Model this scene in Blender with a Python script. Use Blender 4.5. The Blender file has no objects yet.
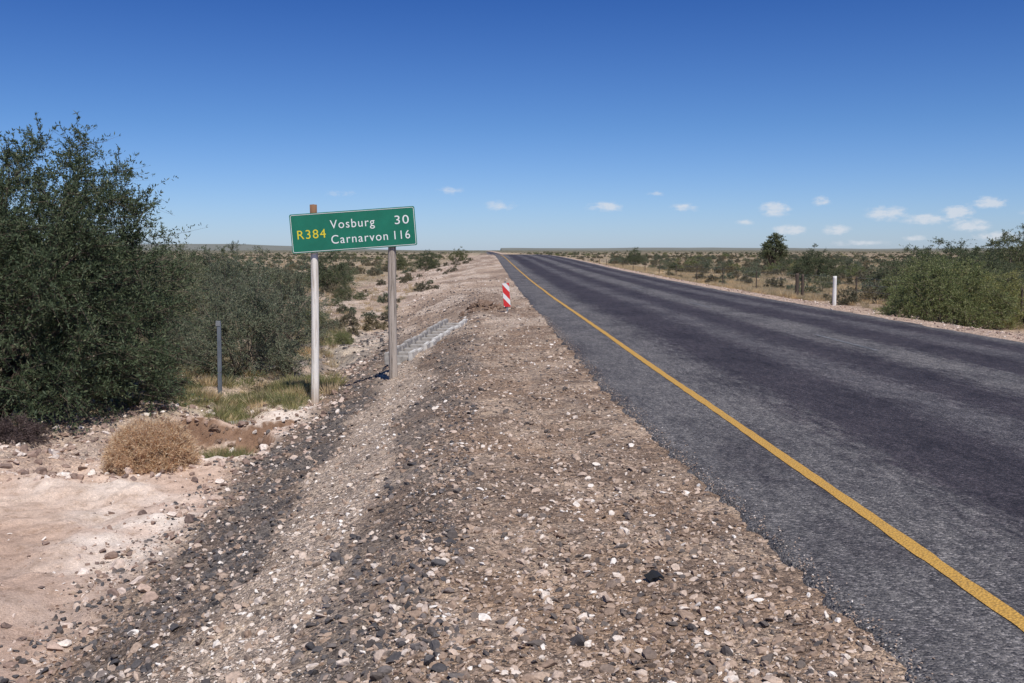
import bpy, math, random
import numpy as np
from mathutils import Vector, Matrix, Euler
rng=np.random.default_rng(7); random.seed(7)
scene=bpy.context.scene
# ---------------------------------------------------------------- helpers
def sstep(a,b,x):
    t=np.clip((np.asarray(x,float)-a)/(b-a),0,1); return t*t*(3-2*t)
def vnoise(x,y,seed=0):
    x=np.asarray(x,float); y=np.asarray(y,float)
    xi=np.floor(x).astype(np.int64); yi=np.floor(y).astype(np.int64)
    xf=x-xi; yf=y-yi
    def h(a,b):
        n=(a*374761393+b*668265263+seed*974634777)&0xffffffff
        n=((n^(n>>13))*1274126177)&0xffffffff
        n=n^(n>>16)
        return (n&0xffff)/65535.0
    u=xf*xf*(3-2*xf); v=yf*yf*(3-2*yf)
    return (h(xi,yi)*(1-u)+h(xi+1,yi)*u)*(1-v)+(h(xi,yi+1)*(1-u)+h(xi+1,yi+1)*u)*v
def fbm(x,y,o=4,seed=0):
    s=0;a=.5;t=0
    for i in range(o):
        s=s+a*vnoise(x*2**i+i*17.3,y*2**i+i*9.1,seed+i); t+=a; a*=.5
    return s/t
def link(o,parent=None):
    scene.collection.objects.link(o)
    if parent: o.parent=parent
    return o
def np_mesh(name,V,F,mats,midx=None,smooth=False):
    me=bpy.data.meshes.new(name)
    V=np.asarray(V,np.float32); F=np.asarray(F,np.int32); k=F.shape[1]
    me.vertices.add(len(V)); me.vertices.foreach_set('co',V.ravel())
    me.loops.add(F.size); me.loops.foreach_set('vertex_index',F.ravel())
    me.polygons.add(len(F)); me.polygons.foreach_set('loop_start',np.arange(0,F.size,k,dtype=np.int32))
    me.polygons.foreach_set('use_smooth',np.full(len(F),smooth))
    for m in mats: me.materials.append(m)
    if midx is not None: me.polygons.foreach_set('material_index',np.asarray(midx,np.int32))
    me.update(calc_edges=True); return me
def new_mat(name):
    m=bpy.data.materials.new(name); m.use_nodes=True
    nt=m.node_tree; b=nt.nodes['Principled BSDF']; return m,nt,b
def N(nt,typ,**kw):
    n=nt.nodes.new(typ)
    for k,v in kw.items():
        if k in n.inputs: n.inputs[k].default_value=v
        else: setattr(n,k,v)
    return n
def ramp(nt,fac,stops):
    r=nt.nodes.new('ShaderNodeValToRGB'); e=r.color_ramp.elements
    while len(e)<len(stops): e.new(.5)
    for i,(p,c) in enumerate(stops):
        e[i].position=p; e[i].color=(*c,1) if len(c)==3 else c
    if fac is not None: nt.links.new(fac,r.inputs[0])
    return r
def mixc(nt,f,a,b,bt='MIX'):
    m=nt.nodes.new('ShaderNodeMix'); m.data_type='RGBA'; m.blend_type=bt
    for s,v in ((m.inputs[0],f),(m.inputs[6],a),(m.inputs[7],b)):
        if hasattr(v,'links') or hasattr(v,'is_linked'): nt.links.new(v,s)
        else: s.default_value=v if not isinstance(v,tuple) else (*v[:3],1)
    return m.outputs[2]
def math_n(nt,op,a,b=0.0,c=None,clamp=False):
    m=nt.nodes.new('ShaderNodeMath'); m.operation=op; m.use_clamp=clamp
    for i,v in enumerate((a,b,c)):
        if v is None: continue
        if hasattr(v,'is_linked'): nt.links.new(v,m.inputs[i])
        else: m.inputs[i].default_value=v
    return m.outputs[0]
def bump(nt,b,h,s,d):
    bn=nt.nodes.new('ShaderNodeBump'); bn.inputs['Strength'].default_value=s; bn.inputs['Distance'].default_value=d
    nt.links.new(h,bn.inputs['Height']); nt.links.new(bn.outputs[0],b.inputs['Normal']); return bn
# ---------------------------------------------------------------- terrain functions
def zr(y): return 0.9*sstep(30,150,y)-1.7*sstep(150,420,y)
def edgeL(y): return 1.62-0.22*sstep(3,13,y)+0.05*(fbm(np.asarray(y)*.35,np.asarray(y)*0+3,2,5)-.5)
ROAD_R=9.75
def gz(x,y,fine=True):
    x=np.asarray(x,float); y=np.asarray(y,float)
    R=zr(y)
    zpL=-0.99+0.3*sstep(24,60,y)+ (fbm(x/60,y/60,3,11)-.5)*1.2*sstep(40,160,np.hypot(x,y))
    zpR=-0.42+(fbm(x/60,y/60,3,11)-.5)*1.0*sstep(40,160,np.hypot(x,y))
    wob=(fbm(y*.25,y*0,3,3)-.5)
    crest=-0.3+wob*.4
    toe=-2.85-5*sstep(25,75,y)+wob*.5
    sh=R-0.02-0.05*np.clip(1.5-x,0,4)
    tt=np.clip((crest-x)/(crest-toe),0,1); tt=tt*.75+sstep(0,1,tt)*.25
    zl=(R-0.02-0.05*(1.5-np.maximum(x,crest)))*(1-tt)+zpL*tt
    zl=np.where(x>crest,sh,zl)
    tr=sstep(ROAD_R+.2,13.5,x)
    zrt=(R-.02)*(1-tr)+zpR*tr
    z=np.where(x<5,zl,zrt)
    inr=sstep(0.05,.2,x-edgeL(y))*(1-sstep(ROAD_R-.4,ROAD_R-.15,x))
    z=z-0.07*inr
    wx=(fbm(x*1.3,y*1.3,3,21)-.5)*.9; wy=(fbm(x*1.0+5,y*1.1,3,23)-.5)*1.3
    g=sstep(-5.2,-4.5,x+wx)*(1-sstep(-3.5,-3.0,x+wx))*sstep(12.3,14.0,y+wy)*(1-sstep(15.3,15.62,y+wy))
    z=z-0.48*g
    gc=-4.0+ .5*np.sin(y*.6); g2=np.exp(-((x-gc)/.35)**2)*sstep(15,16,y)*(1-sstep(24,30,y))
    z=z-0.28*g2
    rg=(1-sstep(-3.6,-2.9,x))*sstep(8.5,11,y+(fbm(x*.8,y*.8,3,25)-.5)*3)*(1-sstep(40,60,y))
    z=z+rg*((fbm(x*1.6,y*1.6,5,27)-.5)*.24)
    st=fbm(x*.55,y*.8,4,29); z=z+(1-sstep(-3.8,-3.2,x))*(1-sstep(12,14,y))*(sstep(.46,.51,st)-.5)*.06
    # low spoil heap on the far shoulder
    z=z+.22*np.exp(-((x+.05)/.38)**2-((y-29.5)/.6)**2)*(.6+.8*fbm(x*5,y*5,3,83))
    if fine:
        off=(1-inr)
        left=1-sstep(-2.5,.3,x)
        near=1-sstep(60,150,np.hypot(x,y))
        z=z+off*near*((fbm(x*2.2,y*2.2,3,31)-.5)*(.05+.10*left)+(fbm(x*9,y*9,2,37)-.5)*(.018+.02*left))
    return z
# ---------------------------------------------------------------- materials
def ground_mat():
    m,nt,b=new_mat('ground_soil'); L=nt.links
    tc=N(nt,'ShaderNodeTexCoord'); at=N(nt,'ShaderNodeAttribute',attribute_name='Col')
    v1=N(nt,'ShaderNodeTexVoronoi',Scale=55.0); v2=N(nt,'ShaderNodeTexVoronoi',Scale=19.0)
    n1=N(nt,'ShaderNodeTexNoise',Scale=1.6,Detail=4.0); n2=N(nt,'ShaderNodeTexNoise',Scale=130.0,Detail=2.0)
    for q in (v1,v2,n1,n2): L.new(tc.outputs['Object'],q.inputs['Vector'])
    s1=N(nt,'ShaderNodeSeparateColor'); L.new(v1.outputs['Color'],s1.inputs[0])
    r1=ramp(nt,s1.outputs[0],[(0,(.32,.32,.34)),(.3,(.80,.77,.75)),(.7,(1.05,1.03,1.0)),(.93,(1.35,1.32,1.27)),(1,(1.8,1.78,1.75))])
    s2=N(nt,'ShaderNodeSeparateColor'); L.new(v2.outputs['Color'],s2.inputs[0])
    r2=ramp(nt,s2.outputs[0],[(0,(.55,.55,.58)),(.5,(1,.98,.96)),(1,(1.3,1.25,1.15))])
    r3=ramp(nt,n1.outputs[0],[(.3,(.75,.74,.73)),(.7,(1.18,1.17,1.15))])
    r4=ramp(nt,n2.outputs[0],[(.3,(.65,.65,.65)),(.7,(1.3,1.3,1.3))])
    c=mixc(nt,1.0,at.outputs['Color'],r1.outputs[0],'MULTIPLY')
    c=mixc(nt,.7,c,r2.outputs[0],'MULTIPLY'); c=mixc(nt,1.0,c,r3.outputs[0],'MULTIPLY'); c=mixc(nt,.8,c,r4.outputs[0],'MULTIPLY')
    n5=N(nt,'ShaderNodeTexNoise',Scale=6.0,Detail=7.0,Roughness=.75); L.new(tc.outputs['Object'],n5.inputs['Vector'])
    r5=ramp(nt,n5.outputs[0],[(.32,(.60,.55,.50)),(.5,(1,1,1)),(.66,(1.18,1.18,1.18))])
    fine=mixc(nt,1.0,mixc(nt,.7,at.outputs['Color'],r4.outputs[0],'MULTIPLY'),r5.outputs[0],'MULTIPLY')
    c=mixc(nt,at.outputs['Alpha'],fine,c)
    L.new(c,b.inputs['Base Color']); b.inputs['Roughness'].default_value=.95; b.inputs['Specular IOR Level'].default_value=.15
    h=math_n(nt,'ADD',math_n(nt,'MULTIPLY',v1.outputs['Distance'],-.6),math_n(nt,'MULTIPLY',n2.outputs[0],.5))
    h=math_n(nt,'MULTIPLY',h,math_n(nt,'ADD',math_n(nt,'MULTIPLY',at.outputs['Alpha'],.7),.3))
    h=math_n(nt,'ADD',h,math_n(nt,'MULTIPLY',n5.outputs[0],.8))
    bump(nt,b,h,.9,.022); return m
def asphalt_mat():
    m,nt,b=new_mat('asphalt_chipseal'); L=nt.links
    tc=N(nt,'ShaderNodeTexCoord'); sp=N(nt,'ShaderNodeSeparateXYZ'); L.new(tc.outputs['Object'],sp.inputs[0])
    def mapped(sc_,**k):
        mp=N(nt,'ShaderNodeMapping'); mp.inputs['Scale'].default_value=sc_; L.new(tc.outputs['Object'],mp.inputs[0])
        q=N(nt,'ShaderNodeTexNoise',Scale=1.0,**k); L.new(mp.outputs[0],q.inputs['Vector']); return q.outputs[0]
    a=mapped((1.2,.12,1),Detail=4.0,Roughness=.6); b2=mapped((9,2.6,1),Detail=6.0,Roughness=.75)
    x=math_n(nt,'ADD',sp.outputs[0],math_n(nt,'MULTIPLY',math_n(nt,'SUBTRACT',a,.5),.7))
    x=math_n(nt,'ADD',x,math_n(nt,'MULTIPLY',math_n(nt,'SUBTRACT',b2,.5),1.7))
    f=math_n(nt,'DIVIDE',x,10.0)
    A=(.132,.125,.120); B=(.048,.041,.046); M=(.104,.097,.098)
    r=ramp(nt,f,[(0,A),(.285,A),(.33,B),(.42,B),(.46,M),(.485,M),(.52,B),(.575,B),(.62,A),(.675,A),(.71,B),(.77,B),(.81,M),(.835,M),(.865,B),(.90,B),(.94,A)])
    n3=N(nt,'ShaderNodeTexVoronoi',Scale=70.0); L.new(tc.outputs['Object'],n3.inputs['Vector'])
    s=N(nt,'ShaderNodeSeparateColor'); L.new(n3.outputs['Color'],s.inputs[0])
    r3=ramp(nt,s.outputs[0],[(0,(.35,.35,.37)),(.5,(.85,.85,.85)),(.85,(1.3,1.28,1.25)),(1,(2.2,2.15,2.1))])
    n4=N(nt,'ShaderNodeTexNoise',Scale=160.0,Detail=2.0); L.new(tc.outputs['Object'],n4.inputs['Vector'])
    r4=ramp(nt,n4.outputs[0],[(.3,(.6,.6,.6)),(.7,(1.4,1.4,1.4))])
    n6=mapped((12,2.8,1),Detail=6.0,Roughness=.8); r6=ramp(nt,n6,[(.36,(.60,.59,.62)),(.64,(1.36,1.34,1.32))])
    n7=mapped((1.1,.45,1),Detail=5.0,Roughness=.7); r7=ramp(nt,n7,[(.36,(.62,.60,.63)),(.5,(1,1,1)),(.66,(1.24,1.22,1.2))])
    c=mixc(nt,1.0,r.outputs[0],r3.outputs[0],'MULTIPLY'); c=mixc(nt,.8,c,r4.outputs[0],'MULTIPLY'); c=mixc(nt,1.0,c,r6.outputs[0],'MULTIPLY'); c=mixc(nt,1.0,c,r7.outputs[0],'MULTIPLY')
    L.new(c,b.inputs['Base Color']); b.inputs['Roughness'].default_value=.8; b.inputs['Specular IOR Level'].default_value=.3
    h=math_n(nt,'ADD',math_n(nt,'MULTIPLY',n3.outputs['Distance'],-1.0),math_n(nt,'MULTIPLY',n4.outputs[0],.4))
    bump(nt,b,h,.9,.012); return m
def paint_mat(name,col,wear=.45,under=(.07,.07,.07)):
    m,nt,b=new_mat(name); L=nt.links
    tc=N(nt,'ShaderNodeTexCoord'); n=N(nt,'ShaderNodeTexNoise',Scale=45.0,Detail=6.0,Roughness=.75); L.new(tc.outputs['Object'],n.inputs['Vector'])
    n2=N(nt,'ShaderNodeTexNoise',Scale=2.0,Detail=4.0); L.new(tc.outputs['Object'],n2.inputs['Vector'])
    a=math_n(nt,'ADD',math_n(nt,'MULTIPLY',n.outputs[0],.8),math_n(nt,'MULTIPLY',n2.outputs[0],.3))
    r=ramp(nt,a,[(wear-.06,(0,0,0)),(wear+.06,(1,1,1))])
    v=N(nt,'ShaderNodeTexVoronoi',Scale=70.0); L.new(tc.outputs['Object'],v.inputs['Vector'])
    r2=ramp(nt,v.outputs['Distance'],[(0,(1.1,1.1,1.1)),(.8,(.72,.7,.68))])
    L.new(mixc(nt,r.outputs[0],under,mixc(nt,1.0,col,r2.outputs[0],'MULTIPLY')),b.inputs['Base Color']); b.inputs['Roughness'].default_value=.7
    bump(nt,b,math_n(nt,'MULTIPLY',v.outputs['Distance'],-1.0),.8,.01); return m
def simple(name,col,rough=.6,var=.2,scale=(8,8,8),metal=0,bmp=.2,bd=.01,spec=.3):
    m,nt,b=new_mat(name); L=nt.links
    tc=N(nt,'ShaderNodeTexCoord'); mp=N(nt,'ShaderNodeMapping'); mp.inputs['Scale'].default_value=scale; L.new(tc.outputs['Object'],mp.inputs[0])
    n=N(nt,'ShaderNodeTexNoise',Scale=1.0,Detail=6.0,Roughness=.65); L.new(mp.outputs[0],n.inputs['Vector'])
    r=ramp(nt,n.outputs[0],[(.3,tuple(c*(1-var) for c in col)),(.7,tuple(min(1,c*(1+var)) for c in col))])
    L.new(r.outputs[0],b.inputs['Base Color']); b.inputs['Roughness'].default_value=rough; b.inputs['Metallic'].default_value=metal
    b.inputs['Specular IOR Level'].default_value=spec
    bump(nt,b,n.outputs[0],bmp,bd); return m
def stone_mat(name,stops):
    m,nt,b=new_mat(name); L=nt.links
    oi=N(nt,'ShaderNodeObjectInfo'); r=ramp(nt,oi.outputs['Random'],stops); r.color_ramp.interpolation='LINEAR'
    tc=N(nt,'ShaderNodeTexCoord'); n=N(nt,'ShaderNodeTexNoise',Scale=2.5,Detail=3.0,Roughness=.7); L.new(tc.outputs['Object'],n.inputs['Vector'])
    r2=ramp(nt,n.outputs[0],[(.3,(.7,.7,.7)),(.7,(1.25,1.22,1.2))])
    L.new(mixc(nt,1.0,r.outputs[0],r2.outputs[0],'MULTIPLY'),b.inputs['Base Color']); b.inputs['Roughness'].default_value=.9
    b.inputs['Specular IOR Level'].default_value=.2; return m
def leaf_mat(name,stops,transl=.3,rough=.6):
    m,nt,b=new_mat(name); L=nt.links
    g=N(nt,'ShaderNodeNewGeometry'); r=ramp(nt,g.outputs['Random Per Island'],stops)
    oi=N(nt,'ShaderNodeObjectInfo'); r2=ramp(nt,oi.outputs['Random'],[(0,(.78,.82,.78)),(.5,(1,1,1)),(1,(1.25,1.15,1.0))])
    c=mixc(nt,1.0,r.outputs[0],r2.outputs[0],'MULTIPLY'); L.new(c,b.inputs['Base Color']); b.inputs['Roughness'].default_value=rough
    b.inputs['Specular IOR Level'].default_value=.25
    t=N(nt,'ShaderNodeBsdfTranslucent'); L.new(c,t.inputs[0])
    mx=N(nt,'ShaderNodeMixShader'); mx.inputs[0].default_value=transl
    L.new(b.outputs[0],mx.inputs[1]); L.new(t.outputs[0],mx.inputs[2])
    L.new(mx.outputs[0],nt.nodes['Material Output'].inputs[0]); return m
M_ground=ground_mat(); M_asph=asphalt_mat()
M_yel=paint_mat('yellow_road_paint',(.58,.33,.06),.41,(.12,.10,.08)); M_wht=paint_mat('white_road_paint',(.26,.26,.26),.58,(.08,.08,.08))
M_bark=simple('bark',(.12,.09,.07),.9,.35,(6,6,30))
M_twig=simple('twig',(.20,.16,.12),.9,.3,(6,6,30))
G_tree=leaf_mat('mesquite_leaves',[(0,(.047,.070,.037)),(.5,(.080,.108,.056)),(.9,(.115,.143,.074)),(1,(.19,.20,.115))])
G_mid=leaf_mat('acacia_leaves',[(0,(.075,.10,.052)),(.5,(.125,.15,.078)),(1,(.21,.22,.125))],.35)
G_grey=leaf_mat('grey_green_leaves',[(0,(.10,.125,.08)),(.5,(.165,.19,.12)),(1,(.27,.275,.19))],.38)
G_yel=leaf_mat('yellow_green_leaves',[(0,(.13,.16,.06)),(.5,(.225,.25,.10)),(1,(.35,.34,.17))],.38)
G_scrub=leaf_mat('scrub_leaves',[(0,(.095,.09,.06)),(.5,(.17,.155,.10)),(1,(.28,.24,.16))],.35)
G_dark=leaf_mat('dry_dark_twigs',[(0,(.06,.042,.04)),(1,(.14,.10,.09))],.1)
G_straw=leaf_mat('straw_twigs',[(0,(.70,.44,.28)),(.5,(.84,.58,.39)),(1,(.90,.72,.52))],.42)
G_dry=leaf_mat('dry_grass_blades',[(0,(.36,.27,.16)),(.5,(.53,.42,.26)),(1,(.68,.57,.39))],.35)
G_grass=leaf_mat('green_grass_blades',[(0,(.15,.17,.07)),(.5,(.27,.27,.12)),(1,(.45,.40,.21))],.35)
# ---------------------------------------------------------------- ground sheet
def grow(a,step,g,lim):
    out=[];v=a;s=step
    while v<lim: s*=g; v+=s; out.append(v)
    return out
xs=np.array(sorted([-v for v in grow(6.5,.05,1.06,7000)])+list(np.arange(-6.5,2.0,.05))+grow(2.0,.06,1.06,7000))
ys=np.array([-7000,-3000,-1200,-500,-200,-100,-60]+list(np.arange(-40,1.5,.6))+list(np.arange(1.6,24,.06))+grow(24,.06,1.03,7000))
X,Y=np.meshgrid(xs,ys); Z=gz(X,Y)
nx,ny=len(xs),len(ys)
V=np.stack([X,Y,Z],-1).reshape(-1,3)
ii=np.arange(nx-1)[None,:]+np.arange(ny-1)[:,None]*nx; ii=ii.ravel()
F=np.stack([ii,ii+1,ii+1+nx,ii+nx],-1)
me=np_mesh('ground',V,F,[M_ground],smooth=True)
def lerp(a,b,t): return a*(1-t[...,None])+np.array(b)*t[...,None]
wob=(fbm(Y*.25,Y*0,3,3)-.5); n1=fbm(X*1.1,Y*.6,4,41); n2=fbm(X*3,Y*2.2,4,43); n3=fbm(X*.35,Y*.35,4,45); n4=fbm(X*.9,Y*1.4,5,47)
e=(n1-.5)*1.0
C=np.zeros(X.shape+(3,))+np.array([.305,.222,.163])
C=lerp(C,(.44,.35,.275),sstep(.42,.62,n2)*.85)
C=lerp(C,(.235,.18,.143),sstep(.5,.62,n4)*.5)
xx=X-wob*.5+e*1.0
near=1-sstep(18,34,Y)
dk=(sstep(-1.25,-.95,xx)*(1-sstep(-.45,-.1,xx))*.6+(sstep(-3.0,-2.6,xx)*(1-sstep(-1.9,-1.55,xx)))*.95)*near
lt=sstep(-1.9,-1.55,xx)*(1-sstep(-1.2,-.9,xx))*near
C=lerp(C,(.155,.14,.13),np.clip(dk,0,1)*(.5+.5*sstep(.4,.55,n2)))
C=lerp(C,(.48,.40,.33),lt*.85)
fl=1-sstep(-3.2,-2.75,X-wob*.5+e*.5)
flat=np.zeros_like(C)+np.array([.62,.475,.38])
flat=lerp(flat,(.76,.67,.58),sstep(.42,.62,n4)*.8)
flat=lerp(flat,(.50,.355,.265),sstep(.48,.68,n3)*.8)
flat=lerp(flat,(.38,.265,.20),(1-sstep(8.0,9.6,Y+e*2+(X+4)*.8))*.75)
rb=sstep(11.5,13,Y+e*2)*(1-sstep(-5.2,-4.4,X+e)); flat=lerp(flat,(.38,.285,.225),rb*.7)
vz=sstep(15.8,18,Y+e*4); flat=lerp(flat,(.50,.40,.31),vz); flat=lerp(flat,(.30,.27,.15),vz*sstep(.45,.58,n3)*.5)
C=C*(1-fl[...,None])+flat*fl[...,None]
fg=sstep(26,40,Y)*(1-sstep(300,500,Y))*sstep(-9.5,-7.8,X+e*2)*(X<1.6)
C=lerp(C,(.50,.39,.305),fg*.85)
m1=fbm(X*.55,Y*.22,5,57); m2=fbm(X*.9+7,Y*.3,5,59)
far_=sstep(18,26,Y)*(1-sstep(200,300,Y))*(X<1.6)*(X>-12)
C=lerp(C,(.27,.205,.16),far_*sstep(.48,.62,m1)*.65); C=lerp(C,(.66,.56,.47),far_*sstep(.53,.64,m2)*.65)
dkp=sstep(20,22,Y)*(1-sstep(29,34,Y))*sstep(-7,-6,X+e)*(1-sstep(-3.0,-2.2,X+e)); C=lerp(C,(.24,.215,.19),dkp*sstep(.4,.55,n2)*.8)
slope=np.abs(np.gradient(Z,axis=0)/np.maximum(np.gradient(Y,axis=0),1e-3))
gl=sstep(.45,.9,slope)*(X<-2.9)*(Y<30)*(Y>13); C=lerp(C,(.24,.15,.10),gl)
heap=np.exp(-((X+.05)/.5)**2-((Y-29.5)/.9)**2); C=lerp(C,(.22,.145,.10),heap)
dist=sstep(35,80,np.hypot(X,Y)); side=np.maximum(1-sstep(-9,-7.5,X+e*2),sstep(15,18,X+e*2))
C=lerp(C,(.33,.27,.18),dist*side*(.5+.5*sstep(.35,.6,n3)))
C=lerp(C,(.18,.17,.12),sstep(250,1200,np.hypot(X,Y)))
rv=(X>9)*1.0
rg=rv*(1-sstep(12.6,14.2,X+e)); C=lerp(C,(.52,.405,.325),rg)
yg=rv*sstep(10.8,11.6,X+e*1.5)*(1-sstep(17,22,X+e*2))*sstep(33,55,Y); C=lerp(C,(.55,.44,.29),yg*(1-sstep(400,800,Y)))
yg2=rv*sstep(13,14.4,X)*(1-sstep(30,40,Y)); C=lerp(C,(.44,.34,.25),yg2)
peb=1-fl*.8*(1-rb*.8)*(1-vz*.5)
ca=me.color_attributes.new('Col','FLOAT_COLOR','POINT')
ca.data.foreach_set('color',np.concatenate([C,peb[...,None]],-1).astype(np.float32).ravel())
link(bpy.data.objects.new('ground',me))
# ---------------------------------------------------------------- road
ry=np.array(list(np.arange(-40,1.5,.5))+list(np.arange(1.5,14,.05))+grow(14,.05,1.02,1500))
eL=edgeL(ry)+ (fbm(ry*6,ry*0+1,3,77)-.5)*.14*(ry<60)
eR=ROAD_R+(fbm(ry*.9,ry*0+4,3,79)-.5)*.25
ts=np.array([0,.004,.02]+list(np.linspace(.05,.95,24))+[.98,1])
RX=eL[:,None]+(eR-eL)[:,None]*ts[None,:]; RY=np.repeat(ry[:,None],len(ts),1)
RZ=zr(RY)+.004+0.045*(1-((RX-5.9)/4.3)**2)*0.6
RZ[:,0]-=.05; RZ[:,-1]-=.05; RZ[:,1]-=.006
k=len(ts); ii=(np.arange(k-1)[None,:]+np.arange(len(ry)-1)[:,None]*k).ravel()
me=np_mesh('road',np.stack([RX,RY,RZ],-1).reshape(-1,3),np.stack([ii,ii+1,ii+1+k,ii+k],-1),[M_asph],smooth=True)
road=link(bpy.data.objects.new('road',me))
def stripe(name,xc,w,y0,y1,mat):
    yy=ry[(ry>=y0)&(ry<=y1)]
    xc_=xc+ (fbm(yy*.3,yy*0+8,2,91)-.5)*.03
    ww=w/2+(fbm(yy*5,yy*0+2,2,93)-.5)*.016
    zz=lambda x: zr(yy)+.004+0.045*(1-((x-5.9)/4.3)**2)*0.6+.004+.00008*yy
    a=np.stack([xc_-ww,yy,zz(xc_-ww)],-1); b_=np.stack([xc_+ww,yy,zz(xc_+ww)],-1)
    V=np.concatenate([a,b_]); n=len(yy); i=np.arange(n-1)
    return np_mesh(name,V,np.stack([i,i+n,i+n+1,i+1],-1),[mat])
link(bpy.data.objects.new('yellow_edge_line',stripe('yellow_edge_line',2.36,.095,-30,600,M_yel)))
cl=bpy.data.objects.new('centre_line',None); link(cl)
for i,y0 in enumerate([3.8-12,15.8,27.8,39.8,51.8,63.8]):
    link(bpy.data.objects.new('dash_%d'%i,stripe('dash',6.33,.09,y0,y0+3.2,M_wht)),cl)
# ---------------------------------------------------------------- GN scatter
def make_source(cname,meshes):
    c=bpy.data.collections.new(cname)
    for i,m in enumerate(meshes):
        c.objects.link(bpy.data.objects.new('%s_%02d'%(cname,i),m))
    return c
def scatter(name,P,R,S,idx,coll):
    me=bpy.data.meshes.new(name); n=len(P)
    me.vertices.add(n); me.vertices.foreach_set('co',np.asarray(P,np.float32).ravel())
    a=me.attributes.new('rot','FLOAT_VECTOR','POINT'); a.data.foreach_set('vector',np.asarray(R,np.float32).ravel())
    a=me.attributes.new('scl','FLOAT_VECTOR','POINT'); a.data.foreach_set('vector',np.asarray(S,np.float32).ravel())
    a=me.attributes.new('idx','INT','POINT'); a.data.foreach_set('value',np.asarray(idx,np.int32))
    o=link(bpy.data.objects.new(name,me))
    g=bpy.data.node_groups.new(name+'_scatter','GeometryNodeTree')
    g.interface.new_socket('Geometry',in_out='INPUT',socket_type='NodeSocketGeometry')
    g.interface.new_socket('Geometry',in_out='OUTPUT',socket_type='NodeSocketGeometry')
    gi=g.nodes.new('NodeGroupInput'); go=g.nodes.new('NodeGroupOutput'); ip=g.nodes.new('GeometryNodeInstanceOnPoints')
    ci=g.nodes.new('GeometryNodeCollectionInfo'); ci.inputs['Collection'].default_value=coll
    ci.inputs['Separate Children'].default_value=True; ci.inputs['Reset Children'].default_value=True
    ip.inputs['Pick Instance'].default_value=True
    def na(nm,t):
        q=g.nodes.new('GeometryNodeInputNamedAttribute'); q.data_type=t; q.inputs['Name'].default_value=nm
        return [s for s in q.outputs if s.enabled and s.name=='Attribute'][0]
    er=g.nodes.new('FunctionNodeEulerToRotation')
    L=g.links; L.new(gi.outputs[0],ip.inputs['Points']); L.new(ci.outputs[0],ip.inputs['Instance'])
    L.new(na('idx','INT'),ip.inputs['Instance Index']); L.new(na('rot','FLOAT_VECTOR'),er.inputs[0]); L.new(er.outputs[0],ip.inputs['Rotation'])
    L.new(na('scl','FLOAT_VECTOR'),ip.inputs['Scale']); L.new(ip.outputs[0],go.inputs[0])
    md=o.modifiers.new('scatter','NODES'); md.node_group=g; return o
# ---------------------------------------------------------------- stones
import bmesh
def stone_mesh(name,mat,sub,seed):
    r=random.Random(seed); bm=bmesh.new(); bmesh.ops.create_icosphere(bm,subdivisions=sub,radius=1)
    pl=[(Vector((r.gauss(0,1),r.gauss(0,1),r.gauss(0,1))).normalized(),r.uniform(.3,.75)) for _ in range(9)]
    for v in bm.verts:
        for n,d in pl:
            q=v.co.dot(n)
            if q>d: v.co-=n*(q-d)
        v.co*=1+r.uniform(-.09,.09)
    me=bpy.data.meshes.new(name); bm.to_mesh(me); bm.free(); me.materials.append(mat); return me
S_mix=stone_mat('mixed_gravel',[(0,(.085,.075,.072)),(.16,(.15,.125,.108)),(.34,(.29,.205,.15)),(.65,(.41,.31,.235)),(.85,(.53,.42,.34)),(.95,(.68,.60,.52)),(1,(.78,.73,.67))])
S_dark=stone_mat('dolerite_gravel',[(0,(.06,.057,.06)),(.45,(.125,.115,.112)),(.7,(.21,.175,.155)),(.88,(.38,.29,.23)),(1,(.66,.58,.51))])
S_light=stone_mat('calcrete_gravel',[(0,(.19,.165,.15)),(.2,(.40,.31,.245)),(.5,(.55,.45,.37)),(.8,(.68,.6,.52)),(1,(.80,.76,.70))])
S_pink=stone_mat('brown_rocks',[(0,(.15,.11,.095)),(.35,(.31,.22,.175)),(.65,(.48,.36,.29)),(.85,(.66,.55,.47)),(1,(.78,.72,.65))])
src={}
for nm,mt in (('mixed',S_mix),('dark',S_dark),('light',S_light),('pink',S_pink)):
    src[nm]=make_source('gravel_'+nm,[stone_mesh('stone_%s_%d'%(nm,i),mt,2,i*7+len(nm)) for i in range(7)])
def pts(n,x0,x1,y0,y1,p=1.4):
    u=rng.random(n); a=1-p
    y=(y0**a+u*(y1**a-y0**a))**(1/a); return rng.uniform(x0,x1,n),y
def put_stones(name,x,y,smin,smax,pw,kind,flat=.6,sink=.3):
    n=len(x); s=smin*(smax/smin)**(rng.random(n)**pw)
    s=s*(1+np.clip((y-10)/80,0,.9))
    z=gz(x,y)+s*flat*(.5-sink)
    R=np.stack([rng.normal(0,.35,n),rng.normal(0,.35,n),rng.uniform(0,6.28,n)],-1)
    S=np.stack([s*rng.uniform(.6,1.3,n),s*rng.uniform(.6,1.2,n),s*flat*rng.uniform(.6,1.3,n)],-1)
    return scatter(name,np.stack([x,y,z],-1),R,S,rng.integers(0,7,n),src[kind])
x,y=pts(62000,-.6,1.75,2.2,45,1.6); k=x<edgeL(y)-.0+rng.normal(0,.035,len(x)); k&=rng.random(len(x))<(.2+1.2*fbm(x*2.5,y*2,3,51)); x,y=x[k],y[k]
put_stones('gravel_shoulder',x,y,.004,.032,2.8,'mixed')
x,y=pts(55000,-3.3,-.1,2.2,45,1.6); wb=(fbm(y*.25,y*0,3,3)-.5); q=x-wb*.5+(fbm(x*1.1,y*.6,4,41)-.5)*1.0
isl=(q>-1.75)&(q<-1.05)&(y<30); k=(~isl)&(x>-3.1+rng.normal(0,.25,len(x)))&(rng.random(len(x))<np.where(q>-1.1,.55,.95))
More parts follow.
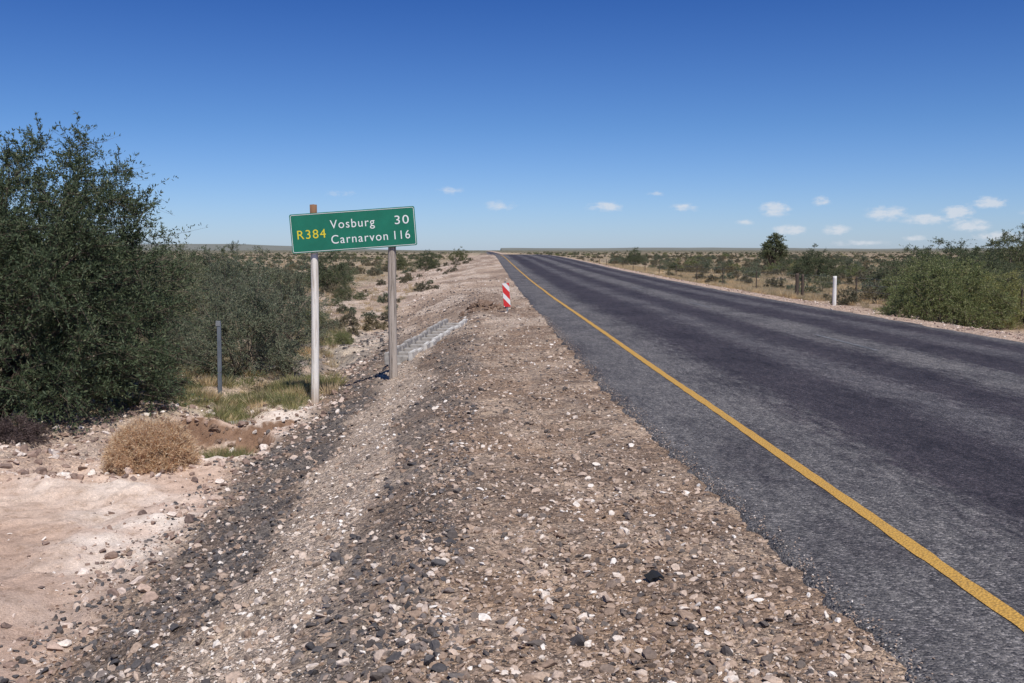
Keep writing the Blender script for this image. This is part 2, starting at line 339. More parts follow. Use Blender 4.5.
put_stones('gravel_embankment',x[k],y[k],.005,.046,2.7,'dark',.65)
put_stones('gravel_calcrete',x[isl],y[isl],.004,.03,2.8,'light')
x,y=pts(24000,-3.2,1.3,2.2,60,1.5); put_stones('gravel_mixed',x,y,.006,.05,3.4,'mixed',.6)
x,y=pts(14000,-14,-2.8,4.5,45,1.2); k=rng.random(len(x))<np.clip((fbm(x*.7,y*.7,3,61)-.42)*3,.06,1); put_stones('pebbles',x[k],y[k],.006,.06,3.2,'pink',.6)
x,y=pts(5500,-9,-3.6,11.2,18,1.2); put_stones('rubble',x,y,.01,.095,2.6,'pink',.7)
x=rng.normal(-2.95,.4,1700); y=rng.uniform(3.2,24,1700); put_stones('embankment_rocks',x,y,.015,.085,2.8,'pink',.7)
x=rng.normal(-1.3,1.5,110); y=rng.uniform(3,12,110); k=x<1.2; put_stones('loose_rocks',x[k],y[k],.02,.055,1.5,'light',.6)
x,y=pts(7000,9.75,14,12,90,1.3); put_stones('gravel_verge',x,y,.008,.045,2.6,'pink',.6)
x,y=pts(6000,-9,-2.5,20,100,1.3); put_stones('gravel_far_bank',x,y,.008,.06,2.8,'pink',.6)
x,y=rng.uniform(-6.5,-2.5,1800),rng.uniform(20,32,1800); put_stones('dolerite_patch',x,y,.012,.08,2.2,'dark',.6)
yy=rng.uniform(2.5,25,3000); x=edgeL(yy)+np.abs(rng.normal(0,.08,3000)); n=len(x); s=rng.uniform(.003,.008,n)
scatter('road_grit',np.stack([x,yy,.012+0*x],-1),np.stack([x*0,x*0,rng.uniform(0,6,n)],-1),np.stack([s,s,s*.7],-1),rng.integers(0,7,n),src['mixed'])
# ---------------------------------------------------------------- foliage generators
def unit(v): return v/np.maximum(np.linalg.norm(v,axis=-1,keepdims=True),1e-6)
def leafquads(B,D,L,W):
    s=unit(np.cross(D,unit(rng.normal(size=D.shape))))
    L=L[:,None];W=W[:,None]
    V=np.stack([B,B+D*L*.5+s*W*.5,B+D*L,B+D*L*.5-s*W*.5],1)
    return V.reshape(-1,3)
def tube(P,R,k=5):
    P=np.asarray(P,float); n=len(P); T=unit(np.gradient(P,axis=0)); up=np.array([.3,.9,.1])
    A=unit(np.cross(T,up)); Bn=np.cross(T,A); an=np.arange(k)*2*math.pi/k
    V=P[:,None,:]+np.asarray(R)[:,None,None]*(np.cos(an)[None,:,None]*A[:,None,:]+np.sin(an)[None,:,None]*Bn[:,None,:])
    F=[]
    for i in range(n-1):
        for j in range(k): F.append((i*k+j,i*k+(j+1)%k,(i+1)*k+(j+1)%k,(i+1)*k+j))
    return V.reshape(-1,3),np.array(F)
def bush_mesh(name,H,Rx,nclump,ntwig,nleaf,leaf,twig,mats,nlimb=24,trunk=.05,low=0.0,lean=(0,0),lw=.3,droop=.35,lobes=.35,core=.35,up=.25,tw=.05,pz=1.0):
    a=rng.uniform(0,2*math.pi,nclump); zt=rng.uniform(low,1,nclump)**.85
    el=np.arcsin(np.clip(zt,0,1)); rr=rng.uniform(core**3,1,nclump)**(1/3)
    ph=rng.uniform(0,6,4)
    lob=1+lobes*(np.sin(a*2+ph[0])*.4+np.sin(a*3+ph[1]+zt*3)*.4+np.sin(a*5+ph[2]-zt*5)*.3)
    ce=np.cos(el)**pz
    C=np.stack([np.cos(a)*ce*Rx*rr*lob,np.sin(a)*ce*Rx*rr*lob,.06*H+np.sin(el)*H*.86*rr*(1+.5*(lob-1))],-1)
    C[:,0]+=lean[0]*C[:,2]; C[:,1]+=lean[1]*C[:,2]
    out=unit(C-np.array([0,0,H*.25]))
    nt=nclump*ntwig
    D=unit(np.repeat(out,ntwig,0)*.8+rng.normal(size=(nt,3))*.65+np.array([0,0,up]))
    Lt=twig*rng.uniform(.4,1.25,nt)*np.where(rng.random(nt)<.06,1.7,1)
    B=np.repeat(C,ntwig,0)+rng.normal(size=(nt,3))*twig*.12
    t=rng.uniform(.1,1,(nt,nleaf))
    P=B[:,None,:]+D[:,None,:]*(Lt[:,None]*t)[...,None]; P[...,2]-=droop*Lt[:,None]*t**2
    P=P.reshape(-1,3); DD=unit(np.repeat(D,nleaf,0)*.7+rng.normal(size=P.shape)*.7)
    nl=len(P); P[:,2]=np.maximum(P[:,2],.01)
    V=[leafquads(P,DD,leaf*rng.uniform(.6,1.4,nl),leaf*lw*rng.uniform(.7,1.3,nl))]
    F=[np.arange(nl*4).reshape(-1,4)]; mi=[np.zeros(nl)]; off=nl*4
    for i in range(min(nlimb,nclump)):
        c=C[i]; b0=rng.normal(size=3)*Rx*.06; b0[2]=-.1
        mid=(b0+c)*.5+np.array([0,0,.12*H])+rng.normal(size=3)*.05*H
        tt=np.linspace(0,1,7)[:,None]; pth=b0*(1-tt)**2+2*mid*tt*(1-tt)+c*tt**2
        v,f=tube(pth,trunk*np.linspace(1,.18,7)); V.append(v); F.append(f+off); mi.append(np.ones(len(f))); off+=len(v)
    e=B+D*Lt[:,None]; e[:,2]-=droop*Lt; sd=unit(np.cross(D,rng.normal(size=D.shape)))*max(.002,leaf*tw)
    tv=np.stack([B-sd,B+sd,e+sd*.3,e-sd*.3],1).reshape(-1,3)
    V.append(tv); F.append(np.arange(nt*4).reshape(-1,4)+off); mi.append(np.ones(nt))
    return np_mesh(name,np.concatenate(V),np.concatenate(F),mats,np.concatenate(mi))
def place(name,me,x,y,rz=0,s=1,dz=-.03,sc=None):
    o=bpy.data.objects.new(name,me); o.location=(x,y,float(gz(x,y))+dz); o.rotation_euler=(0,0,rz)
    o.scale=sc if sc else (s,s,s); return link(o)
place('mesquite_tree',bush_mesh('mesquite_tree',4.5,2.75,950,14,25,.062,.56,[G_tree,M_bark],60,.06,lw=.28,lobes=.22,core=.45,up=.4,pz=.62),-8.1,16.3,0,1,sc=(1.06,1.03,1.08))
mA=[bush_mesh('thorn_bush_%d'%i,2.6,1.3,150,12,20,.056,.44,[G_grey,M_twig],36,.022,lw=.28,lobes=.55,core=.2,low=.03,up=.4) for i in range(3)]
mB=[bush_mesh('green_bush_%d'%i,2.2,1.6,160,11,18,.07,.38,[G_mid,M_twig],24,.03,lw=.3,lobes=.5) for i in range(2)]
mY=bush_mesh('yellow_bush',1.65,1.45,200,12,20,.06,.36,[G_yel,M_twig],24,.02,lw=.28,lobes=.4)
place('thorn_bush',mA[0],-5.1,21.0,0,.98); place('thorn_bush',mA[1],-5.3,26.0,1.2,.92); place('thorn_bush',mA[2],-8.6,27.2,2.2,1.05)
place('thorn_bush',mA[2],-6.8,22.4,1,.5); place('thorn_bush',mA[1],-8.4,32.5,4,.95)
place('green_bush',mB[0],-12.0,33,0,1.2); place('green_bush',mB[1],-9.3,60,0,1.05); place('green_bush',mB[0],-6.7,48,2,.36); place('green_bush',mB[0],-10.4,43,4,1.0)
place('green_bush',mB[1],-13.5,50,5,1.1); place('green_bush',mB[1],-17,55,2,1.2); place('yellow_green_bush',mY,-5.9,34,2,.42); place('yellow_green_bush',mY,-4.1,28.5,1,.25)
place('green_bush',mB[1],-6.4,110,1,.95); place('green_bush',mB[0],-3.4,135,1,.8); place('green_bush',mB[1],-10.5,120,3,1.0)
place('yellow_green_bush',mY,11.95,25.6,0,1); place('yellow_green_bush',mY,13.6,27.0,2,.95)
place('yellow_green_bush',mY,15.0,31.0,4,1.05); place('yellow_green_bush',mY,17.2,38.0,1,1.1)
place('green_bush',mB[0],22.5,50,0,1.3,sc=(1.5,1.5,1.05)); place('green_bush',mB[1],26.8,56,2,sc=(1.5,1.5,1.15)); place('green_bush',mB[0],24,72,2,sc=(1.2,1.2,1.0)); place('green_bush',mB[0],30,60,2,sc=(1.4,1.4,.9))
place('green_bush',mB[1],36.5,68,1,sc=(1.8,1.6,1.5)); place('green_bush',mB[0],41,74,3,sc=(1.9,1.9,1.6))
tm=bush_mesh('acacia_tree',3.8,1.5,110,10,16,.12,.5,[G_mid,M_bark],30,.07,low=.35,lw=.4,core=.5)
place('acacia_tree',tm,32,110,0,1.0)
place('green_bush',mB[1],22.5,150,0,1.1); place('green_bush',mB[0],38,128,0,.8)
twm=bush_mesh('dry_tumbleweed_bush',.62,.46,520,14,9,.05,.11,[G_straw,G_straw],120,.005,lw=.13,droop=.0,lobes=.07,core=.86,tw=.07,pz=.75)
place('dry_tumbleweed_bush',twm,-4.02,11.9)
dm=bush_mesh('dry_dark_shrub',.33,.5,160,12,8,.05,.14,[G_dark,G_dark],40,.006,lw=.12,lobes=.4)
place('dry_dark_shrub',dm,-6.55,13.6); place('dry_dark_shrub',dm,-7.3,13.9,2); place('dry_dark_shrub',dm,-5.6,17.6,1,.8)
sc=[bush_mesh('scrub_%d'%i,.5,.45,40,7,8,.07,.16,[G_scrub if i<3 else G_grey,M_twig],8,.01,lw=.35,lobes=.5) for i in range(5)]
gB=[bush_mesh('bushlet_%d'%i,1.6,1.2,70,9,10,.1,.35,[[G_mid,G_grey,G_yel][i],M_twig],12,.03,lw=.35,lobes=.5) for i in range(3)]
def grass_mesh(name,mat,n,h,r,w):
    a=rng.uniform(0,6.28,n); q=r*np.sqrt(rng.random(n)); B=np.stack([np.cos(a)*q,np.sin(a)*q,0*a-.01],-1)
    D=unit(np.stack([np.cos(a)*q/r*.6,np.sin(a)*q/r*.6,0*a+1],-1)+rng.normal(size=(n,3))*.22)
    return np_mesh(name,leafquads(B,D,h*rng.uniform(.5,1.2,n),np.full(n,w)),np.arange(n*4).reshape(-1,4),[mat])
gD=[grass_mesh('dry_tuft_%d'%i,G_dry,110,.3,.13,.009) for i in range(3)]
gG=[grass_mesh('green_tuft_%d'%i,[G_grass,G_grass,G_dry][i],120,.28,.14,.008) for i in range(3)]
def put(name,x,y,smin,smax,coll,ncoll,zs=1):
    n=len(x); s=rng.uniform(smin,smax,n)
    return scatter(name,np.stack([x,y,gz(x,y)-.01],-1),np.stack([0*x,0*x,rng.uniform(0,6.28,n)],-1),np.stack([s,s,s*zs*rng.uniform(.8,1.2,n)],-1),rng.integers(0,ncoll,n),coll)
cS=make_source('scrub_plants',sc); cB=make_source('bushlets',gB); cD=make_source('dry_tufts',gD); cG=make_source('green_tufts',gG)
def polar(n,r0,r1,p=1.0,amax=.62,a0=0):
    r=r0*(r1/r0)**(rng.random(n)**p); a=rng.uniform(-amax,amax,n)+a0; return r*np.sin(a),r*np.cos(a)
x,y=polar(10000,24,900,.8); k=((x<-9.2-rng.random(len(x))*2)|(x>16.5+rng.random(len(x))*3)); k&=rng.random(len(x))<np.clip((fbm(x/9,y/9,3,71)-.38)*5,.08,1)
put('karoo_scrub',x[k],y[k],.5,1.3,cS,5)
x,y=polar(1900,32,800,.8); k=((x<-11)|(x>26+.0*x)|((x>18)&(y>90))); k&=(fbm(x/22,y/22,3,73)>.51); put('bush_thicket',x[k],y[k],.35,.95,cB,3,.8)
x,y=rng.uniform(-9,-4.2,60),rng.uniform(18.5,32,60); put('scrub_understory',x,y,.35,.85,cS,5)
x,y=rng.uniform(-9,-1.5,50),rng.uniform(30,120,50); put('bank_scrub',x,y,.4,.9,cS,5)
x,y=rng.uniform(13.4,18,45),rng.uniform(26,75,45); put('verge_scrub',x,y,.4,1.1,cS,5)
x=np.concatenate([rng.normal(-4.2,.7,200),rng.normal(-3.4,.3,45),rng.normal(-3.85,.3,45),rng.uniform(-9,-4.2,300)])
y=np.concatenate([rng.normal(18.2,1.1,200),rng.normal(18.6,1.0,45),rng.normal(14.4,.4,45),rng.uniform(16.5,32,300)])
k=(x<-2.8)&(y>12.8)&~((y<16.8)&(x<-4.4)); put('green_grass',x[k],y[k],.35,1.1,cG,3,.8)
x=np.concatenate([rng.uniform(11.4,18,7500)]); y=40*(260/40)**rng.random(7500)
k=(x>11.9+(fbm(y*.1,y*0,2,5)-.5)*2)&(fbm(x*.5,y*.2,3,87)>.42); put('dry_grass',x[k],y[k],.4,1.0,cD,3)
x,y=rng.uniform(13.6,24,900),rng.uniform(20,55,900); put('dry_grass',x,y,.4,1.0,cD,3)
x,y=rng.uniform(-12,-3.6,550),rng.uniform(17,60,550); put('dry_grass',x,y,.3,.8,cD,3)
x,y=polar(5000,30,300,1.0); k=(x<-9)|(x>16); put('dry_grass',x[k],y[k],.6,1.4,cD,3)
# ---------------------------------------------------------------- object helpers
def box(name,size,loc,mat,parent=None,bev=.005,rot=(0,0,0)):
    bm=bmesh.new(); bmesh.ops.create_cube(bm,size=1); bmesh.ops.scale(bm,vec=size,verts=bm.verts)
    if bev>0: bmesh.ops.bevel(bm,geom=bm.edges[:],offset=bev,segments=2,affect='EDGES')
    me=bpy.data.meshes.new(name); bm.to_mesh(me); bm.free(); me.materials.append(mat)
    o=bpy.data.objects.new(name,me); o.location=loc; o.rotation_euler=rot; return link(o,parent)
def post(name,h,r0,r1,mat,loc,parent=None,bend=.015,k=20,rot=(0,0,0)):
    n=14; t=np.linspace(0,1,n); P=np.stack([bend*np.sin(t*3.1)*h*.3,bend*.5*np.sin(t*4),t*h],-1)
    V,F=tube(P,(r0+(r1-r0)*t)*(1+rng.normal(0,.02,n)),k); V=list(map(tuple,V)); F=list(map(tuple,F))
    c=len(V); V.append((P[-1][0],P[-1][1],h+r1*.1)); F2=[( (n-1)*k+j,(n-1)*k+(j+1)%k,c) for j in range(k)]
    me=bpy.data.meshes.new(name); me.from_pydata(V,[],F+F2); me.materials.append(mat)
    for p in me.polygons: p.use_smooth=len(p.vertices)==4
    bm=bmesh.new(); bm.from_mesh(me); bmesh.ops.recalc_face_normals(bm,faces=bm.faces); bm.to_mesh(me); bm.free()
    o=bpy.data.objects.new(name,me); o.location=loc; o.rotation_euler=rot; return link(o,parent)
def wood_mat(name,col,dark,sx=30,painted=None,low=None):
    m,nt,b=new_mat(name); L=nt.links; tc=N(nt,'ShaderNodeTexCoord'); mp=N(nt,'ShaderNodeMapping'); mp.inputs['Scale'].default_value=(sx,sx,1.2)
    L.new(tc.outputs['Object'],mp.inputs[0]); n=N(nt,'ShaderNodeTexNoise',Scale=1.0,Detail=8.0,Roughness=.7); L.new(mp.outputs[0],n.inputs['Vector'])
    r=ramp(nt,n.outputs[0],[(.36,dark),(.50,col),(.7,tuple(min(1,c*1.15) for c in col))]); c=r.outputs[0]
    if painted:
        sp=N(nt,'ShaderNodeSeparateXYZ'); L.new(tc.outputs['Object'],sp.inputs[0])
        f=math_n(nt,'ADD',sp.outputs[2],math_n(nt,'MULTIPLY',n.outputs[0],.12))
        mr=N(nt,'ShaderNodeMapRange'); L.new(f,mr.inputs[0]); mr.inputs[1].default_value=painted; mr.inputs[2].default_value=painted+.05
        c=mixc(nt,mr.outputs[0],c,(.22,.12,.07))
        m2=N(nt,'ShaderNodeMapRange'); L.new(f,m2.inputs[0]); m2.inputs[1].default_value=.6; m2.inputs[2].default_value=.15
        c=mixc(nt,math_n(nt,'MULTIPLY',m2.outputs[0],.7),c,(.34,.25,.18))
    L.new(c,b.inputs['Base Color']); b.inputs['Roughness'].default_value=.85; b.inputs['Specular IOR Level'].default_value=.2; bump(nt,b,n.outputs[0],.8,.02); return m
W_white=wood_mat('white_painted_wood',(.80,.75,.68),(.48,.40,.32),24,painted=3.15)
W_grey=wood_mat('weathered_grey_wood',(.44,.375,.315),(.16,.13,.105),26)
W_dark=wood_mat('dark_old_wood',(.10,.075,.06),(.045,.035,.03),30)
W_plainwhite=wood_mat('white_marker_paint',(.72,.71,.68),(.5,.46,.4),20)
M_green=simple('sign_green',(.012,.160,.098),.45,.14,(3,3,3),bmp=.05,bd=.002,spec=.4)
M_signw=simple('sign_white',(.78,.79,.77),.5,.04,(5,5,5),bmp=.02); M_signy=simple('sign_yellow',(.72,.60,.04),.5,.06,(5,5,5),bmp=.02)
M_alu=simple('galvanised_steel',(.33,.34,.35),.5,.2,(10,10,3),metal=.6,bmp=.1)
M_conc=simple('weathered_concrete',(.36,.335,.305),.9,.4,(9,9,9),bmp=.5,bd=.01)
M_steelblue=simple('blue_grey_steel',(.16,.18,.21),.6,.25,(12,12,4),metal=.2)
# ---------------------------------------------------------------- road sign
sign=link(bpy.data.objects.new('road_direction_sign',None)); sign.location=(-2.25,17.1,0)
gl_=float(gz(-2.97,17.2)); gr=float(gz(-1.58,17.2)); print('GROUND AT POSTS',gl_,gr)
post('post_white',2.42-gl_+.1,.070,.062,W_white,(-2.97+2.25+.01,.10,gl_-.1),sign,rot=(0,math.radians(.6),0))
post('post_grey',1.85+.1-gr+.15,.074,.068,W_grey,(-1.59+2.25,.105,gr-.15),sign,bend=-.012)
board=link(bpy.data.objects.new('board_frame',None),sign); board.location=(.015,0,1.99); board.rotation_euler=(0,-math.radians(4.1),math.radians(1))
BW,BH=2.12,.665
def rrect(name,w,h,r,y,mat,parent,hole=None,th=.004):
    def loop(w,h,r):
        p=[]
        for cx,cz,a0 in ((w/2-r,h/2-r,0),(-w/2+r,h/2-r,90),(-w/2+r,-h/2+r,180),(w/2-r,-h/2+r,270)):
            for i in range(7):
                a=math.radians(a0+i*15); p.append((cx+r*math.cos(a),cz+r*math.sin(a)))
        return p
    o=loop(w,h,r); n=len(o); V=[(a,-th/2,b) for a,b in o]+[(a,th/2,b) for a,b in o]; F=[]
    if hole:
        q=loop(w-2*hole,h-2*hole,max(r-hole,.005)); V+=[(a,-th/2,b) for a,b in q]
        for i in range(n): j=(i+1)%n; F.append((i,j,2*n+j,2*n+i)); 
    else: F.append(tuple(range(n))); F.append(tuple(range(2*n-1,n-1,-1)))
    for i in range(n): j=(i+1)%n; F.append((i,n+i,n+j,j))
    me=bpy.data.meshes.new(name); me.from_pydata(V,[],F); me.materials.append(mat); bm=bmesh.new(); bm.from_mesh(me); bmesh.ops.recalc_face_normals(bm,faces=bm.faces); bm.to_mesh(me); bm.free()
    ob=bpy.data.objects.new(name,me); ob.location=(0,y,0); return link(ob,parent)
rrect('panel',BW,BH,.03,0,M_green,board,th=.012)
rrect('border',BW-.03,BH-.03,.03,-.0085,M_signw,board,hole=.008,th=.002)
for i,zc in enumerate((.2,-.2)): box('rail_%d'%i,(BW-.2,.02,.05),(0,.018,zc),M_alu,board,.002)
def text(s,x0,x1,zc,h,mat,name,bold=.0):
    cu=bpy.data.curves.new(name,'FONT'); cu.body=s; cu.size=1; cu.extrude=0; cu.offset=bold; cu.space_character=1.15
    to=bpy.data.objects.new('tmp',cu); scene.collection.objects.link(to); bpy.context.view_layer.update()
    dg=bpy.context.evaluated_depsgraph_get(); me=bpy.data.meshes.new_from_object(to.evaluated_get(dg)); bpy.data.objects.remove(to)
    n=len(me.vertices); co=np.zeros(n*3,np.float32); me.vertices.foreach_get('co',co); co=co.reshape(-1,3)
    a,b=co[:,0].min(),co[:,0].max(); cap=.70
    out=np.zeros_like(co); out[:,0]=x0+(co[:,0]-a)/(b-a)*(x1-x0); out[:,2]=zc-h/2+co[:,1]/cap*h
    me.vertices.foreach_set('co',out.ravel()); me.materials.clear(); me.materials.append(mat); me.update()
    o=bpy.data.objects.new(name,me); o.location=(0,-.0095,0); return link(o,board)
u=lambda px:(px-353.5)*.01712
text('Vosburg',u(331),u(375),.12,.145,M_signw,'text_vosburg'); text('30',u(395),u(409),.12,.145,M_signw,'text_30')
text('Carnarvon',u(331),u(387),-.135,.145,M_signw,'text_carnarvon'); text('116',u(393.5),u(409),-.135,.145,M_signw,'text_116')
text('R384',u(298),u(326),-.02,.15,M_signy,'text_r384')
# ---------------------------------------------------------------- small steel post
sp_=link(bpy.data.objects.new('steel_marker_post',None)); px_,py_=-4.9,18.4; sp_.location=(px_,py_,float(gz(px_,py_)))
box('stem',(.07,.045,1.46),(0,0,.66),M_steelblue,sp_,.006,(0,.01,0)); box('cap',(.085,.06,.10),(-.007,0,1.37),M_alu,sp_,.006,(0,.01,0))
# ---------------------------------------------------------------- hazard marker
def hazard_mat():
    m,nt,b=new_mat('red_white_hazard'); L=nt.links; tc=N(nt,'ShaderNodeTexCoord'); s=N(nt,'ShaderNodeSeparateXYZ'); L.new(tc.outputs['Object'],s.inputs[0])
    v=math_n(nt,'FRACT',math_n(nt,'MULTIPLY',math_n(nt,'ADD',math_n(nt,'ADD',s.outputs[2],math_n(nt,'MULTIPLY',s.outputs[0],1.2)),5.0),2.7))
    f=math_n(nt,'GREATER_THAN',v,.42); L.new(mixc(nt,f,(.75,.75,.73),(.62,.03,.03)),b.inputs['Base Color']); b.inputs['Roughness'].default_value=.5; return m
hz=link(bpy.data.objects.new('hazard_marker_sign',None)); hz.location=(.62,27.6,float(gz(.62,27.6))); hz.rotation_euler=(0,math.radians(-4),math.radians(8))
box('plate',(.19,.012,.66),(0,-.02,.47),hazard_mat(),hz,.003); box('stake',(.05,.02,.95),(0,0,.37),M_alu,hz,.003)
# ---------------------------------------------------------------- drainage chute
ch=link(bpy.data.objects.new('drainage_chute',None))
P0=Vector((-.72,24.8,0)); P1=Vector((-1.72,19.6,0)); P0.z=float(gz(P0.x,P0.y,False))+.04; P1.z=float(gz(P1.x,P1.y,False))+.09
d=(P1-P0); Ln=d.length; d.normalize(); sd=Vector((0,0,1)).cross(d).normalized(); nn=d.cross(sd)
if nn.z<0: nn=-nn
ch.matrix_world=Matrix(((d.x,sd.x,nn.x,(P0.x+P1.x)/2),(d.y,sd.y,nn.y,(P0.y+P1.y)/2),(d.z,sd.z,nn.z,(P0.z+P1.z)/2),(0,0,0,1)))
M_pale=simple('pale_concrete',(.54,.515,.475),.9,.3,(9,9,9))
box('channel_floor',(Ln,.40,.06),(0,0,-.12),M_conc,ch,.004)
nseg=11
for i in range(nseg):
    xc=-Ln/2+(i+.5)*Ln/nseg
    for s_ in (-1,1): box('kerb_%d_%d'%(i,s_),(Ln/nseg-.10,.09,.24),(xc+rng.normal(0,.015),s_*.25+rng.normal(0,.015),.01+rng.normal(0,.014)),M_pale if s_*sd.x>0 else M_conc,ch,.014,(0,0,rng.normal(0,.04)))
    box('baffle_%d'%i,(.12,.40,.15),(xc,0,-.03),M_conc,ch,.012)
# broken slab on the gully bank
sl_=link(bpy.data.objects.new('concrete_slab',None)); sl_.location=(-4.0,16.0,float(gz(-4.0,16.3))+.04); sl_.rotation_euler=(.10,-.06,.2)
box('slab',(.62,.5,.09),(0,0,0),M_conc,sl_,.02); box('slab_fragment',(.3,.28,.08),(.52,-.12,-.03),M_conc,sl_,.02,(.05,.12,.5))
# ---------------------------------------------------------------- rock pile, tyre shred, erosion clod
def join_rocks(name,specs,mat):
    bm=bmesh.new()
    for i,(p,s) in enumerate(specs):
        t=stone_mesh('t',mat,3,200+i); t.transform(Matrix.Translation(p)@Euler((random.random(),random.random(),random.random()*6)).to_matrix().to_4x4()@Matrix.Diagonal((s,s*.8,s*.6,1)))
        bm.from_mesh(t); bpy.data.meshes.remove(t)
    me=bpy.data.meshes.new(name); bm.to_mesh(me); bm.free(); me.materials.append(mat); return link(bpy.data.objects.new(name,me))
M_soil=simple('brown_clod',(.21,.14,.10),.95,.45,(9,9,9),bmp=.9,bd=.05)
sp2=[]
for i in range(70):
    x=random.gauss(-.05,.32); y=random.gauss(29.4,.35); sp2.append((Vector((x,y,float(gz(x,y))+.02)),random.uniform(.04,.14)))
join_rocks('rock_pile',sp2,M_soil)
sp2=[]
for i in range(260):
    x=random.uniform(-5.3,-3.1); y=15.1+random.gauss(0,.45); sp2.append((Vector((x,y,float(gz(x,y)))),random.uniform(.02,.10)*random.choice((.6,1,1))))
join_rocks('eroded_bank',sp2,M_soil)
bm=bmesh.new()
for i in range(6):
    for j in range(3):
        a=i*.22; bm.verts.new((.05*i/3-.04,(j-1)*.03+.008*math.sin(i*2+j),.022*math.sin(a*2.4)+.004*j))
bm.verts.ensure_lookup_table()
for i in range(5):
    for j in range(2): bm.faces.new([bm.verts[i*3+j],bm.verts[(i+1)*3+j],bm.verts[(i+1)*3+j+1],bm.verts[i*3+j+1]])
me=bpy.data.meshes.new('tyre_shred'); bm.to_mesh(me); bm.free(); me.materials.append(simple('black_rubber',(.018,.018,.018),.6,.2))
o=link(bpy.data.objects.new('tyre_shred',me)); o.location=(.86,4.95,float(gz(.86,4.95))+.014); o.rotation_euler=(.1,0,.4); md=o.modifiers.new('s','SOLIDIFY'); md.thickness=.012
# ---------------------------------------------------------------- right fence
fx=lambda y:13.1+.006*(y-40)
fence=link(bpy.data.objects.new('wire_fence',None))
def gzf(x,y): return float(gz(x,y))
post('strainer_1',1.12,.075,.07,W_dark,(13.25,42.0,gzf(13.25,42)-.05),fence,k=10); post('strainer_2',1.08,.06,.055,W_dark,(13.55,42.2,gzf(13.55,42.2)-.05),fence,k=10)
yy=[14,20,26,32,38]+list(range(48,150,7))
for i,yv in enumerate(yy): post('post_%d'%i,1.1,.028,.026,W_dark,(fx(yv)+1.2*(yv<40),yv,gzf(fx(yv),yv)-.05),fence,k=6)
V=[];F=[];o_=0
ysf=np.array(yy,float)
for h in (.25,.5,.75,1.0):
    Pw=np.stack([fx(ysf)+1.2*(ysf<40),ysf,gz(fx(ysf),ysf)+h],-1); v,f=tube(Pw,np.full(len(ysf),.0025),4); V.append(v);F.append(f+o_);o_+=len(v)
link(bpy.data.objects.new('wires',np_mesh('wires',np.concatenate(V),np.concatenate(F),[M_alu])),fence)
mk=link(bpy.data.objects.new('white_marker_post',None)); mk.location=(12.6,35.6,gzf(12.6,35.6))
post('shaft',1.12,.07,.066,W_plainwhite,(0,0,-.05),mk,k=14)
# ---------------------------------------------------------------- distant ridges
M_haze=simple('ridge_haze_scrub',(.17,.175,.15),1,.1,(.005,.005,.005),bmp=0)
def ridge(name,pts_,dist,depth):
    V=[];F=[]
    for i,(x,h) in enumerate(pts_): V+= [(x,dist,-5),(x,dist+depth*.5,h),(x,dist+depth,-5)]
    for i in range(len(pts_)-1):
        a=i*3;b=a+3; F+=[(a,b,b+1,a+1),(a+1,b+1,b+2,a+2)]
    me=bpy.data.meshes.new(name); me.from_pydata(V,[],F); me.materials.append(M_haze); link(bpy.data.objects.new(name,me))
xs_=np.linspace(-4200,-200,60); ridge('hills',[(x,38*float(sstep(300,1700,abs(x)))*(.85+.3*float(fbm(x/400,0,3,9)))) for x in xs_],5600,900)
xs_=np.linspace(100,4500,60); ridge('hills',[(x,14*(.5+1.0*float(fbm(x/500,3,3,19)))) for x in xs_],6000,600)
# ---------------------------------------------------------------- world
SE,SA=math.radians(58),math.radians(162)
w=bpy.data.worlds.new('World'); scene.world=w; w.use_nodes=True; nt=w.node_tree; L=nt.links
bg=nt.nodes['Background']; bg.inputs[1].default_value=.09
sky=nt.nodes.new('ShaderNodeTexSky'); sky.sky_type='NISHITA'; sky.sun_disc=False; sky.sun_elevation=SE; sky.sun_rotation=SA
sky.altitude=1100; sky.air_density=1.0; sky.dust_density=.6; sky.ozone_density=2.5
tc=N(nt,'ShaderNodeTexCoord'); sx=N(nt,'ShaderNodeSeparateXYZ'); L.new(tc.outputs['Generated'],sx.inputs[0])
yd=math_n(nt,'MAXIMUM',sx.outputs[1],.01); cb=N(nt,'ShaderNodeCombineXYZ')
L.new(math_n(nt,'DIVIDE',sx.outputs[0],yd),cb.inputs[0]); L.new(math_n(nt,'DIVIDE',sx.outputs[2],yd),cb.inputs[1])
mpc=N(nt,'ShaderNodeMapping'); mpc.inputs['Scale'].default_value=(1,2.2,1); L.new(cb.outputs[0],mpc.inputs[0])
nz=N(nt,'ShaderNodeTexNoise',Scale=75.0,Detail=5.0,Roughness=.65); L.new(mpc.outputs[0],nz.inputs['Vector'])
acc=None
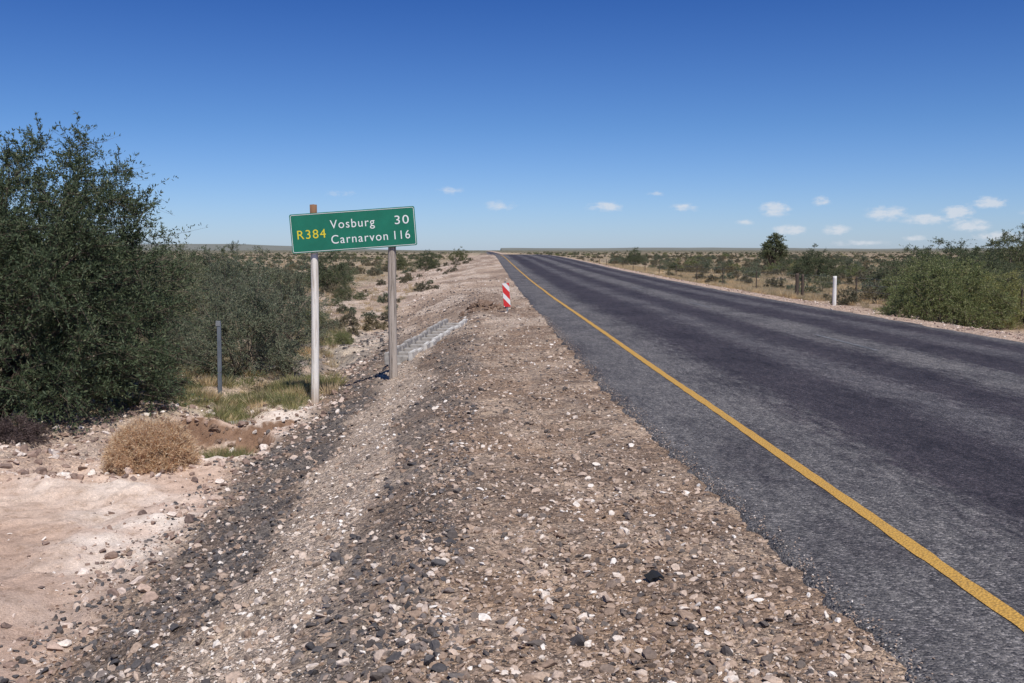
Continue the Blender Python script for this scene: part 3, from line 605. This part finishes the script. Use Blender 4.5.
for (cx,cy,a,b_,st) in [(605,207,17,5,.85),(684,208,13,4.5,.8),(775,209,15,7,1),(790,230,18,5,.95),(838,230,13,6,.9),(888,213,20,7,1),(928,219,24,5,.95),(960,212,16,8,1),(974,225,20,6,.95),(992,202,16,6,1),(1002,236,26,5,.85),(822,201,9,5,.75),(500,206,14,5,.75),(450,191,12,4,.6),(860,243,30,3,.65),(918,238,16,3.5,.7),(745,222,9,3,.6),(655,194,9,3,.5),(343,194,16,3,.45),(1060,212,30,8,.9)]:
    vm=N(nt,'ShaderNodeVectorMath',operation='SUBTRACT'); L.new(cb.outputs[0],vm.inputs[0]); vm.inputs[1].default_value=((cx-485)/995,(250-cy)/1003,0)
    v2=N(nt,'ShaderNodeVectorMath',operation='MULTIPLY'); L.new(vm.outputs[0],v2.inputs[0]); v2.inputs[1].default_value=(995/a,995/b_,0)
    v3=N(nt,'ShaderNodeVectorMath',operation='LENGTH'); L.new(v2.outputs[0],v3.inputs[0])
    m=math_n(nt,'MULTIPLY',math_n(nt,'SUBTRACT',1.4,v3.outputs['Value'],clamp=True),st)
    acc=m if acc is None else math_n(nt,'MAXIMUM',acc,m)
dens=math_n(nt,'SUBTRACT',math_n(nt,'ADD',acc,math_n(nt,'MULTIPLY',nz.outputs[0],2.8)),1.55,clamp=True)
dens=math_n(nt,'MULTIPLY',dens,1.2,clamp=True)
dens=math_n(nt,'MULTIPLY',dens,math_n(nt,'MULTIPLY',acc,1.8,clamp=True)); dens=math_n(nt,'MULTIPLY',dens,.70)
tint=ramp(nt,sx.outputs[2],[(0,(.72,.88,1.30)),(.04,(.64,.83,1.24)),(.12,(.44,.68,1.08)),(.24,(.23,.47,.95)),(1,(.38,.7,1.25))])
skc=mixc(nt,1.0,sky.outputs[0],tint.outputs[0],'MULTIPLY')
L.new(mixc(nt,dens,skc,(7.9,8.2,8.8)),bg.inputs[0])
# ---------------------------------------------------------------- sun
sl=bpy.data.lights.new('sun','SUN'); sl.energy=4.6; sl.angle=math.radians(.5); sl.color=(1,.955,.88)
so=link(bpy.data.objects.new('sun',sl)); dv=Vector((math.sin(SA)*math.cos(SE),math.cos(SA)*math.cos(SE),math.sin(SE))); so.rotation_euler=dv.to_track_quat('Z','Y').to_euler(); so.location=dv*50
# ---------------------------------------------------------------- camera
cam=bpy.data.cameras.new('camera'); cam.lens=35; cam.sensor_width=36; cam.clip_end=20000
co=link(bpy.data.objects.new('camera',cam)); co.location=(0,0,1.65); co.rotation_euler=(math.radians(90-5.25),0,math.radians(-1.55)); scene.camera=co
scene.view_settings.view_transform='Standard'; scene.view_settings.look='None'; scene.view_settings.exposure=0
